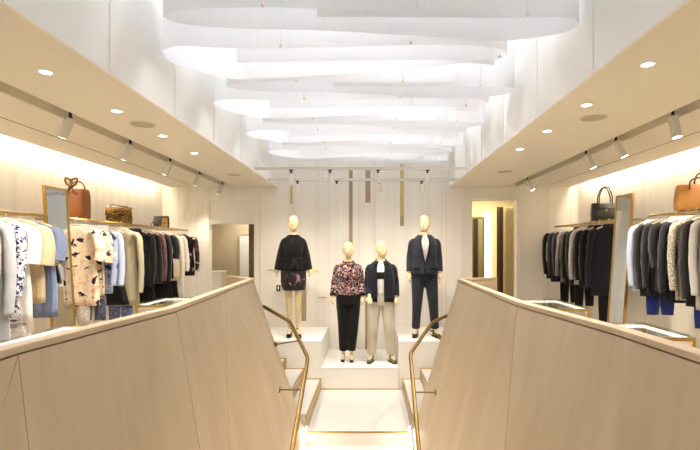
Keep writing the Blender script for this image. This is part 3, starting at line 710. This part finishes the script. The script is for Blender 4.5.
# right near rail
G(1, 5.16, zr, 'shirt', 'light blue shirt beside the right leaning mirror', 'shirt', LBLUE, L=.84, sl=.62, collar=LBLUE)
G(1, 5.02, zr, 'jacket', 'charcoal jacket over cobalt trousers next to the light blue shirt', 'jacket', CHAR, L=.88, sl=.64, lower='trousers', lowL=.2, lowmat=COBALT)
G(1, 4.88, zr, 'jacket', 'dark navy jacket left of the white collared cardigan', 'jacket', NAVY2, L=.86, sl=.62)
G(1, 4.74, zr, 'cardigan', 'black cardigan with white collar on the right near rail', 'cardigan', BLK2, L=.8, sl=.4, slw=.065, collar=WHT)
G(1, 4.58, zr, 'jacket', 'navy jacket with white front edge on the right near rail', 'jacket', NAVY, L=.9, sl=.64, collar=WHT)
G(1, 4.44, zr, 'knit_sweater', 'sand grey flecked sweater on the right near rail', 'sweater', MARL, L=.86, sl=.6)
G(1, 4.28, zr, 'blazer', 'charcoal blazer over cobalt trousers right of the flecked sweater', 'blazer', CHAR, L=.9, sl=.66, collar=CHAR, lower='trousers', lowL=.2, lowmat=COBALT)
G(1, 4.14, zr, 'shirt', 'pale grey shirt beside the black coat at the right picture edge', 'shirt', LGREY, L=.92, sl=.62)
G(1, 4.0, zr, 'long_coat', 'black long coat at the right picture edge', 'coat', BLK, L=1.12, sl=.68)

# ------------------------------------------------------------------ bags
def handles(m, w_, z, h, y, r=.008):
    m.tube(catmull([(-w_, y, z-.04), (-w_*.95, y, z+h*.45), (-w_*.45, y, z+h*.95), (0, y, z+h), (w_*.45, y, z+h*.95), (w_*.95, y, z+h*.45), (w_, y, z-.04)], 5), r, 8)
def bagbody(w_, dp, h, top=.8, tz=1.0):
    m = MB(); rows = []
    for f, kx, ky in ((0, .96, .94), (.03, 1, 1), (.4, 1.02, 1.04), (.8, .99, top*1.02), (.97, .96, top*.8), (1, .93, top*.6)):
        rows.append([(w_/2*kx*math.copysign(abs(math.cos(a))**.35, math.cos(a)), dp/2*ky*math.copysign(abs(math.sin(a))**.35, math.sin(a)), h*f*tz) for a in [2*PI*q/32+.05 for q in range(32)]])
    return m.rings(rows)
gz = .018
t = thing('tote_bag', 'brown leather tote with gold clasp and knotted scarf on the left ledge', 'bag', (-3.33, 5.28, ZRL+gz), None, .12)
bagbody(.26, .2, .34, 1.0).build('body', LEATHER_BR, t, world=False, smooth=True)
m = MB(); m.box(-.135, -.03, -.108, -.100, .25, .33); m.build('clasp_panel', BRASS, t, world=False, bevel=.003)
m = MB()
for s in (-1, 1):
    m.tube(catmull([(0, -.1, .36), (s*.05, -.1, .39), (s*.06, -.1, .45), (0, -.1, .42), (0, -.1, .36)], 5), .012, 8)
    m.tube(catmull([(0, -.11, .35), (s*.03, -.125, .30), (s*.07, -.12, .27)], 5), .013, 8)
m.ball((0, -.11, .35), .025); m.build('scarf_bow', LEO2, t, world=False, smooth=True)
m = MB(); handles(m, .08, .33, .1, .04); m.build('handle', STRAP, t, world=False, smooth=True)
t = thing('handbag', 'leopard print flap handbag in the middle of the left ledge', 'bag', (-3.33, 6.2, ZRL+gz), None, .35)
bagbody(.30, .14, .2, .55).build('body', LEO2, t, world=False, smooth=True)
m = MB(); m.rings([[(x, y, z) for x in (-.152, -.05, .05, .152)] for y, z in ((.05, .205), (-.03, .212), (-.075, .17), (-.083, .1))], close=False); m.build('flap', LEO2, t, world=False, smooth=True, solid=.008)
m = MB(); m.tube(catmull([(-.13, 0, .19), (-.09, 0, .25), (0, -.02, .235), (.1, 0, .22), (.13, 0, .19)], 5), .008, 8); m.build('handle', STRAP, t, world=False, smooth=True)
t = thing('clutch_bag', 'small black bag with gold side at the far end of the left ledge', 'bag', (-3.33, 7.45, ZRL+gz), None, .35)
bagbody(.23, .13, .19, .35).build('body', LEATHER_B, t, world=False, smooth=True)
m = MB(); m.rings([[(.0, -.07, .02), (.1, -.07, .02), (.09, -.045, .16), (.02, -.045, .16)], [(.0, -.076, .02), (.1, -.076, .02), (.09, -.051, .16), (.02, -.051, .16)]]); m.build('gold_panel', BRASS, t, world=False)
m = MB(); m.tube(catmull([(-.11, 0, .1), (-.15, -.02, .05), (-.1, -.075, .01)], 5), .006, 8); m.build('strap', LEATHER_B, t, world=False, smooth=True)
t = thing('handbag', 'black leather handbag with two tall handles on the right rear ledge', 'bag', (3.33, 6.62, ZRR+gz), None, -.25)
bagbody(.36, .17, .26, .8).build('body', LEATHER_B, t, world=False, smooth=True)
for y in (-.06, .05):
    m = MB(); handles(m, .085, .25, .23, y, .009); m.build('handle', LEATHER_B, t, world=False, smooth=True)
m = MB(); m.box(-.17, .17, -.093, -.086, .17, .185); m.box(-.02, .02, -.1, -.086, .12, .2); m.build('belt_strap', LEATHER_B, t, world=False, bevel=.002)
m = MB(); m.box(-.012, .012, -.106, -.1, .14, .165); m.build('buckle', BRASS, t, world=False)
t = thing('handbag', 'tan leather handbag with dark strap handles on the right near ledge', 'bag', (3.33, 4.7, ZRR+gz), None, -.25)
bagbody(.44, .2, .26, .75).build('body', LEATHER_T, t, world=False, smooth=True)
m = MB(); m.tube(catmull([(-.13, -.09, .2), (-.12, -.09, .29), (-.03, -.08, .32), (.06, -.08, .32), (.14, -.09, .27), (.13, -.095, .2)], 6), .008, 8); m.build('handle', STRAP, t, world=False, smooth=True)
m = MB(); m.tube(catmull([(-.05, .03, .25), (-.02, .03, .36), (.06, .03, .38), (.15, .03, .34), (.17, .03, .25)], 6), .008, 8); m.build('handle', STRAP, t, world=False, smooth=True)
m = MB(); m.box(-.02, .02, -.109, -.1, .12, .19); m.build('tab', STRAP, t, world=False, bevel=.002)

# ------------------------------------------------------------------ mannequins (metres, feet at z = 0, facing -y)
def hand(m, wrist, fwd, side, palm_n, s=1.0):
    wrist = Vector(wrist); f = Vector(fwd).normalized(); n = Vector(palm_n); n = (n-f*n.dot(f)).normalized(); u = f.cross(n)*side
    m.tube([wrist-f*.02, wrist+f*.02*s, wrist+f*.055*s, wrist+f*.09*s], [.024, .028, .036, .034], 12, flat=.5)
    for k, (o, L) in enumerate(((.030, .066), (.011, .078), (-.010, .072), (-.029, .056))):
        b = wrist+f*.075*s+u*o*s
        m.tube([b, b+f*(L*.5)*s+n*.004, b+f*L*.8*s+n*.018, b+f*L*s*.92+n*.034], [.0095, .009, .008, .006], 8)
    b = wrist+f*.03*s+u*.028*s
    m.tube([b, b+f*.028*s+u*.024*s+n*.006, b+f*.062*s+u*.03*s+n*.018], [.012, .0105, .008], 8)
def head(m, z, yaw, male):
    k = 1.04 if male else .98
    M = Matrix.Translation((0, .0, z)) @ Matrix.Rotation(yaw, 4, 'Z') @ Matrix.Scale(k, 4)
    h = MB()
    h.loft([(0,-.046,-.002,.020,.016),(0,-.044,.008,.040,.036),(0,-.034,.03,.056,.058),(0,-.02,.06,.066,.077),(0,-.008,.095,.071,.089),(0,0,.13,.0735,.095),(0,.004,.165,.072,.095),(0,.008,.195,.061,.083),(0,.01,.215,.042,.058),(0,.01,.226,.018,.026)], 24)
    h.tube([(0,-.094,.125),(0,-.106,.10),(0,-.117,.078),(0,-.098,.07)], [.009,.011,.015,.010], 8)      # nose
    h.ball((0,-.088,.128), (.05,.016,.010)); h.ball((0,-.091,.050), (.022,.014,.006)); h.ball((0,-.089,.041), (.019,.014,.006))
    h.ball((0,-.072,.016), (.022,.018,.016))
    for s in (-1, 1):
        h.ball((s*.074,.005,.10), (.010,.020,.034)); h.ball((s*.029,-.083,.110), (.013,.012,.008)); h.ball((s*.038,-.066,.082), (.028,.022,.026)); h.ball((s*.029,-.080,.118), (.022,.014,.016))
    h.bm.transform(M)
    me = bpy.data.meshes.new('tmp'); h.bm.to_mesh(me); m.bm.from_mesh(me); bpy.data.meshes.remove(me); h.bm.free()
def limb(m, pts, r, seg=14): m.tube(catmull(pts, 4), [r_ for r_ in interp(r, len(catmull(pts, 4)))], seg)
def interp(r, n):
    out = []
    for i in range(n):
        f = i/(n-1)*(len(r)-1); k = min(int(f), len(r)-2); t = f-k; out.append(r[k]*(1-t)+r[k+1]*t)
    return out
def figure(root, male, arms, legs, yaw):
    m = MB()
    if male: T = [(0,.0,.84,.10,.09),(0,0,.90,.165,.115),(0,0,.97,.168,.118),(0,0,1.06,.15,.105),(0,0,1.14,.148,.102),(0,-.005,1.26,.165,.118),(0,-.005,1.35,.172,.118),(0,.0,1.41,.165,.09),(0,.005,1.465,.115,.07),(0,.008,1.505,.068,.062),(0,.0,1.55,.056,.058),(0,-.01,1.62,.054,.06)]
    else: T = [(0,.0,.84,.10,.09),(0,0,.90,.168,.112),(0,0,.96,.17,.115),(0,0,1.05,.135,.095),(0,0,1.13,.115,.085),(0,-.012,1.25,.138,.115),(0,-.01,1.33,.15,.11),(0,.0,1.395,.145,.078),(0,.005,1.44,.10,.06),(0,.008,1.485,.052,.05),(0,.0,1.54,.043,.046),(0,-.01,1.60,.043,.05)]
    m.loft(T, 28); head(m, 1.552 if male else 1.535, yaw, male)
    for s, A in zip((-1, 1), arms):
        sh, el, wr, nrm = A
        ra = (.058,.05,.042,.04,.034,.026) if male else (.046,.038,.034,.033,.027,.021)
        mid1 = Vector(sh)*.5+Vector(el)*.5; mid2 = Vector(el)*.45+Vector(wr)*.55
        limb(m, [sh, mid1, el, mid2, wr], ra)
        hand(m, wr, (Vector(wr)-Vector(el)), s*(1 if True else -1), nrm, 1.0 if male else .92)
    for A in legs:
        hp, kn, an, toe = A
        limb(m, [hp, Vector(hp)*.5+Vector(kn)*.5, kn, Vector(kn)*.6+Vector(an)*.4, an], (.093,.082,.068,.056,.056,.052,.038) if male else (.088,.07,.053,.045,.047,.039,.028))
        m.tube([Vector(an)+Vector((0,.03,-.03)), Vector(an)*.6+Vector(toe)*.4+Vector((0,0,-.01)), Vector(toe)], [.03, .036, .026], 10, flat=.7)
    return m.build('body', SKIN, root, world=False, smooth=True, remesh=.0065)
def tubecloth(m, pts, r, seg=18, flat=1): P = catmull(pts, 5); m.tube(P, interp(r, len(P)), seg, flat)
def fshell(m, secs, gap, seg=56, amp=.004, ph=0):
    # open-fronted shell: secs (cy, z, rx, ry); gap(z) = half-opening angle around -y
    rows = []
    for cy, z, rx, ry in secs:
        g = gap(z); r = []
        for q in range(seg+1):
            a = -PI/2+g + (2*PI-2*g)*q/seg
            f = 1+amp/.15*math.sin(6*a+ph+z*5)
            r.append((rx*f*math.cos(a), cy+ry*f*math.sin(a), z))
        rows.append(r)
    m.rings(rows, close=False)
def shoe(root, an, toe, mat, heel=0, solem=None, name='shoe'):
    an = Vector(an); toe = Vector(toe); d = Vector((toe.x-an.x, toe.y-an.y, 0)).normalized()
    s = bpy.data.objects.new(name, None)
    m = MB()
    hl = an - d*.045
    m.tube([Vector((hl.x, hl.y, .045+heel)), Vector((an.x, an.y, .055+heel)), (an*.45+toe*.55)*Vector((1,1,0)) if False else Vector((an.x*.45+toe.x*.55, an.y*.45+toe.y*.55, .045+heel*.35)), Vector((toe.x, toe.y, .03)), Vector((toe.x, toe.y, .028))+d*.025], [.030, .038, .043, .034, .012] if not heel else [.022, .026, .034, .030, .012], 14, flat=.85)
    if not heel: m.tube([Vector((an.x, an.y, .05+heel)), Vector((an.x, an.y, .10+heel))], [.042, .038], 14)
    o = m.build(name, mat, root, world=False, smooth=True, remesh=.008)
    m = MB(); w_ = .038; n = Vector((-d.y, d.x, 0))
    pts = [(hl-d*.02, .6), (hl, .9), (an*.5+toe*.5, 1.05), (toe, .9), (toe+d*.03, .45)]
    up = [Vector((p.x, p.y, 0))+n*w_*k for p, k in pts] + [Vector((p.x, p.y, 0))-n*w_*k for p, k in reversed(pts)]
    zz = [.012+heel, .012+heel, .012+heel*.4, .012, .012]; zz = zz+zz[::-1]
    m.rings([[Vector((p.x, p.y, max(0, z-.012))) for p, z in zip(up, zz)], [Vector((p.x, p.y, z+.008)) for p, z in zip(up, zz)]])
    if heel: m.tube([Vector((hl.x, hl.y, heel+.01)), Vector((hl.x, hl.y, 0))], [.02, .012], 10)
    m.build('sole', solem or BLACK, o, world=False)
# --- woman in black tunic on the left plinth
MZ = 7.15
def mroot(px, z, label, rz=0, s=1.0):
    t = thing('mannequin', label, 'mannequin', ((px-370)*MZ/F, MZ, z), None, rz); t.scale = (s, s, s); return t
SKIRT1 = fabric(S(42,36,38), 'floral', S(24,22,26), S(170,130,140), 9)
M1 = mroot(293.5, ZPL, 'female mannequin in black batwing tunic and dark floral skirt on the left plinth', .12, 1.06)
LEG1 = [((-.08,0,.9),(-.065,-.02,.50),(-.055,.03,.13),(-.065,-.09,.05)), ((.08,0,.9),(.065,-.04,.50),(.06,-.02,.13),(.085,-.14,.05))]
figure(M1, False, [((-.13,0,1.355),(-.19,.01,1.18),(-.225,-.04,1.0),(1,0,0)), ((.13,0,1.355),(.19,.01,1.18),(.225,-.04,1.0),(-1,0,0))], LEG1, -.1)
m = MB(); m.loft([(0,0,.95,.18,.13),(0,0,.99,.18,.125),(0,0,1.08,.145,.11),(0,0,1.12,.132,.10),(0,-.01,1.24,.148,.13),(0,-.008,1.34,.162,.122),(0,0,1.40,.155,.09),(0,.004,1.445,.11,.07),(0,.006,1.475,.072,.062)], 32)
for s in (-1, 1): tubecloth(m, [(s*.09,0,1.395),(s*.135,0,1.36),(s*.175,0,1.22),(s*.198,-.01,1.08),(s*.212,-.02,.965)], (.05,.062,.060,.064,.07,.074), 20, .85)
m.build('tunic', BLK, M1, world=False, smooth=True, remesh=.009)
m = MB(); m.loft([(0,0,1.105,.148,.107),(0,0,1.115,.152,.11),(0,0,1.135,.152,.11),(0,0,1.145,.148,.107)], 32); m.tube([(.02,-.112,1.12),(.05,-.135,1.05),(.06,-.14,.98)], .012, 8); m.tube([(.02,-.112,1.12),(.0,-.14,1.04),(-.01,-.14,.99)], .012, 8); m.build('belt', BLK2, M1, world=False, smooth=True)
m = MB(); m.loft([(0,0,.675,.163,.125),(0,0,.69,.168,.128),(0,0,.80,.182,.13),(0,0,.92,.183,.125),(0,0,.98,.178,.12)], 32); m.build('skirt', SKIRT1, M1, world=False, smooth=True)
for L_ in LEG1: shoe(M1, L_[2], L_[3], BLK2, .05, name='heeled_shoe')
# --- woman in floral sweater, low plinth
MOS = fabric(S(200,150,150), 'mosaic', scale=65)
M2 = mroot(348.5, ZPC, 'female mannequin in multicolour floral sweater and black trousers on the low plinth', .05, 1.047)
LEG2 = [((-.08,0,.9),(-.075,-.02,.50),(-.075,.03,.13),(-.085,-.09,.05)), ((.08,0,.9),(.065,-.02,.50),(.04,.0,.13),(.045,-.12,.05))]
ARM2 = [((-.155,0,1.37),(-.205,.02,1.17),(-.225,-.06,.97),(1,0,0)), ((.15,0,1.37),(.185,.02,1.17),(.20,-.06,.97),(-1,0,0))]
figure(M2, False, ARM2, LEG2, .0)
m = MB(); m.loft([(0,0,.985,.185,.130),(0,0,1.01,.19,.132),(0,0,1.12,.168,.118),(0,-.01,1.24,.165,.135),(0,-.008,1.34,.165,.122),(0,0,1.395,.155,.092),(0,.004,1.445,.11,.075),(0,.006,1.47,.075,.066)], 32)
for s, A in zip((-1,1), ARM2): tubecloth(m, [(s*.09,0,1.395), A[0], Vector(A[0])*.5+Vector(A[1])*.5, A[1], Vector(A[1])*.15+Vector(A[2])*.85], (.04,.056,.056,.052,.048,.044), 18)
sw2 = m.build('sweater', MOS, M2, world=False, smooth=True, remesh=.009)
m = MB(); m.tube([(.076*math.cos(a), .006+.062*math.sin(a), 1.472-.012*(math.sin(a) < 0)) for a in [2*PI*q/24 for q in range(25)]], .012, 8); m.build('neckband', BLK, M2, world=False, smooth=True)
for s, A in zip((-1,1), ARM2):
    m = MB(); a, b = Vector(A[1]), Vector(A[2]); m.tube([a*.2+b*.8, a*.02+b*.98], [.05, .042], 14); m.build('cuff', BLK, M2, world=False, smooth=True)
m = MB(); m.loft([(0,0,.84,.165,.115),(0,0,.9,.180,.122),(0,0,.98,.178,.122),(0,0,1.04,.165,.115)], 30)
for L_ in LEG2: tubecloth(m, [Vector(L_[0]), Vector(L_[0])*.5+Vector(L_[1])*.5, L_[1], Vector(L_[1])*.5+Vector(L_[2])*.5, Vector(L_[2])+Vector((0,0,.04))], (.10,.092,.082,.075,.068,.062), 18)
m.build('trousers', BLK, M2, world=False, smooth=True, remesh=.009)
for L_ in LEG2: shoe(M2, L_[2], L_[3], BLK2, .05, PLINTH, name='heeled_sandal')
# --- man in navy casual jacket, low plinth
M3 = mroot(381, ZPC, 'male mannequin in open navy jacket and stone trousers on the low plinth', -.05, 1.036)
LEG3 = [((-.095,0,.9),(-.12,-.03,.50),(-.145,.03,.12),(-.175,-.11,.04)), ((.095,0,.9),(.125,-.03,.50),(.155,.03,.12),(.205,-.10,.04))]
ARM3 = [((-.17,0,1.38),(-.20,.04,1.13),(-.165,-.16,.985),(0,0,-1)), ((.175,0,1.38),(.215,.04,1.16),(.225,-.06,.96),(-1,0,0))]
figure(M3, True, ARM3, LEG3, .55)
m = MB(); m.loft([(0,0,.93,.18,.125),(0,0,1.06,.168,.12),(0,-.005,1.26,.175,.13),(0,-.005,1.35,.178,.128),(0,0,1.41,.165,.095),(0,.006,1.475,.12,.075),(0,.006,1.495,.08,.066)], 32); sh3 = m.build('t_shirt', WHT, M3, world=False, smooth=True)
m = MB(); m.loft([(0,-.004,1.235,.176,.132),(0,-.004,1.24,.178,.134),(0,-.004,1.33,.180,.135),(0,-.004,1.335,.178,.133)], 32); m.build('chest_stripe', BLK2, M3, world=False, smooth=True)
m = MB()
fshell(m, [(0,.90,.212,.155),(0,.97,.21,.153),(0,1.08,.20,.148),(-.005,1.26,.202,.152),(-.005,1.35,.20,.148),(0,1.41,.185,.116),(.004,1.455,.135,.096),(.006,1.49,.092,.085)], lambda z: .24+.10*max(0, z-1.3)/.2)
jk = m.build('jacket', NAVY, M3, world=False, smooth=True, solid=.014)
for s, A in zip((-1,1), ARM3):
    m = MB(); tubecloth(m, [(s*.11,0,1.41), A[0], Vector(A[0])*.5+Vector(A[1])*.5, A[1], Vector(A[1])*.12+Vector(A[2])*.88], (.035,.058,.060,.057,.053,.048), 18); m.build('sleeve', NAVY, M3, world=False, smooth=True)
    m = MB(); m.rings([[(s*.045,-.10,1.475),(s*.072,-.055,1.51),(s*.072,.045,1.525),(0,.08,1.53)], [(s*.085,-.125,1.43),(s*.105,-.08,1.455),(s*.095,.055,1.48),(0,.09,1.485)]], close=False); m.build('collar', NAVY, M3, world=False, smooth=True, solid=.01)
STONE = fabric(S(206,196,178))
def trousers(root, legs, mat, male=True, r=(.105,.097,.086,.078,.07,.064)):
    m = MB(); m.loft([(0,0,.84,.17,.12),(0,0,.9,.19,.13),(0,0,.97,.186,.128),(0,0,1.0,.182,.126)], 30)
    for L_ in legs: tubecloth(m, [Vector(L_[0]), Vector(L_[0])*.5+Vector(L_[1])*.5, L_[1], Vector(L_[1])*.5+Vector(L_[2])*.5, Vector(L_[2])+Vector((0,0,.0))], r, 20)
    m.build('trousers', mat, root, world=False, smooth=True, remesh=.009)
trousers(M3, LEG3, STONE)
OLIVE = plain('olive_shoe', srgb(120,116,70), .5, var=.15, nscale=30)
for L_ in LEG3: shoe(M3, L_[2], L_[3], OLIVE, 0, BLACK, name='sneaker')
# --- man in navy suit on the right plinth
M4 = mroot(424.5, ZPL, 'male mannequin in dark navy suit on the right plinth', -.02, 1.042)
LEG4 = [((-.09,0,.9),(-.11,-.02,.50),(-.125,.03,.12),(-.155,-.11,.04)), ((.09,0,.9),(.125,-.02,.50),(.155,.02,.12),(.195,-.11,.04))]
ARM4 = [((-.175,0,1.38),(-.215,.03,1.16),(-.225,-.03,.94),(1,0,0)), ((.175,0,1.38),(.215,.03,1.16),(.225,-.03,.94),(-1,0,0))]
figure(M4, True, ARM4, LEG4, -.15)
SUIT = fabric(S(44,46,56))
m = MB(); m.loft([(0,0,1.0,.17,.12),(0,0,1.14,.165,.118),(0,-.005,1.26,.175,.13),(0,-.005,1.35,.178,.128),(0,0,1.41,.165,.095),(0,.006,1.475,.12,.075),(0,.006,1.50,.085,.07)], 32); m.build('shirt', PALEJ, M4, world=False, smooth=True)
m = MB()
fshell(m, [(0,.91,.196,.15),(0,.95,.193,.15),(0,1.0,.188,.146),(0,1.08,.176,.14),(0,1.16,.176,.14),(-.005,1.26,.184,.15),(-.005,1.35,.184,.148),(0,1.41,.172,.114),(.004,1.455,.135,.094),(.006,1.495,.092,.083)], lambda z: .02 if z < 1.09 else .02+.30*min(1, (z-1.09)/.3), amp=.002)
m.build('jacket', SUIT, M4, world=False, smooth=True, solid=.012)
for s, A in zip((-1,1), ARM4):
    m = MB(); tubecloth(m, [(s*.11,0,1.41), A[0], Vector(A[0])*.5+Vector(A[1])*.5, A[1], Vector(A[1])*.1+Vector(A[2])*.9], (.035,.056,.058,.053,.048,.043), 18); m.build('sleeve', SUIT, M4, world=False, smooth=True)
    m = MB(); m.rings([[(s*.003,-.146,1.09),(s*.035,-.155,1.24),(s*.055,-.145,1.36),(s*.062,-.075,1.475),(s*.06,.07,1.50)], [(s*.012,-.150,1.09),(s*.065,-.158,1.25),(s*.085,-.146,1.35),(s*.078,-.082,1.463),(s*.07,.075,1.485)]], close=False); m.build('lapel', NAVY2, M4, world=False, smooth=True, solid=.008)
m = MB(); m.ball((0,-.150,1.085), .009); m.ball((0,-.154,1.0), .009); m.build('button', BLACK, M4, world=False)
for s in (-1, 1):
    m = MB(); m.box(s*.12-.055, s*.12+.055, -.138, -.128, .98, 1.02, Matrix.Translation((0,0,0))); m.build('pocket_flap', NAVY2, M4, world=False)
trousers(M4, LEG4, SUIT, r=(.105,.094,.08,.07,.064,.062))
for L_ in LEG4: shoe(M4, L_[2], L_[3], LEATHER_B, 0, BLACK, name='dress_shoe')

# ------------------------------------------------------------------ world, camera
w = bpy.data.worlds.new('street_daylight'); bpy.context.scene.world = w; w.use_nodes = True
bg = w.node_tree.nodes['Background']; bg.inputs[0].default_value = (1.0, .95, .88, 1); bg.inputs[1].default_value = .55
cam = bpy.data.cameras.new('camera'); co = bpy.data.objects.new('camera', cam); C.objects.link(co)
co.location = (0, 0, E); co.rotation_euler = (PI/2, 0, 0)
cam.lens = 24; cam.sensor_width = 36; cam.shift_x = -20/700; cam.shift_y = 24/700; cam.clip_start = .05
sc = bpy.context.scene; sc.camera = co
sc.view_settings.view_transform = 'Standard'; sc.view_settings.look = 'None'; sc.view_settings.gamma = 1; sc.view_settings.use_curve_mapping = False
sc.view_settings.exposure = .42
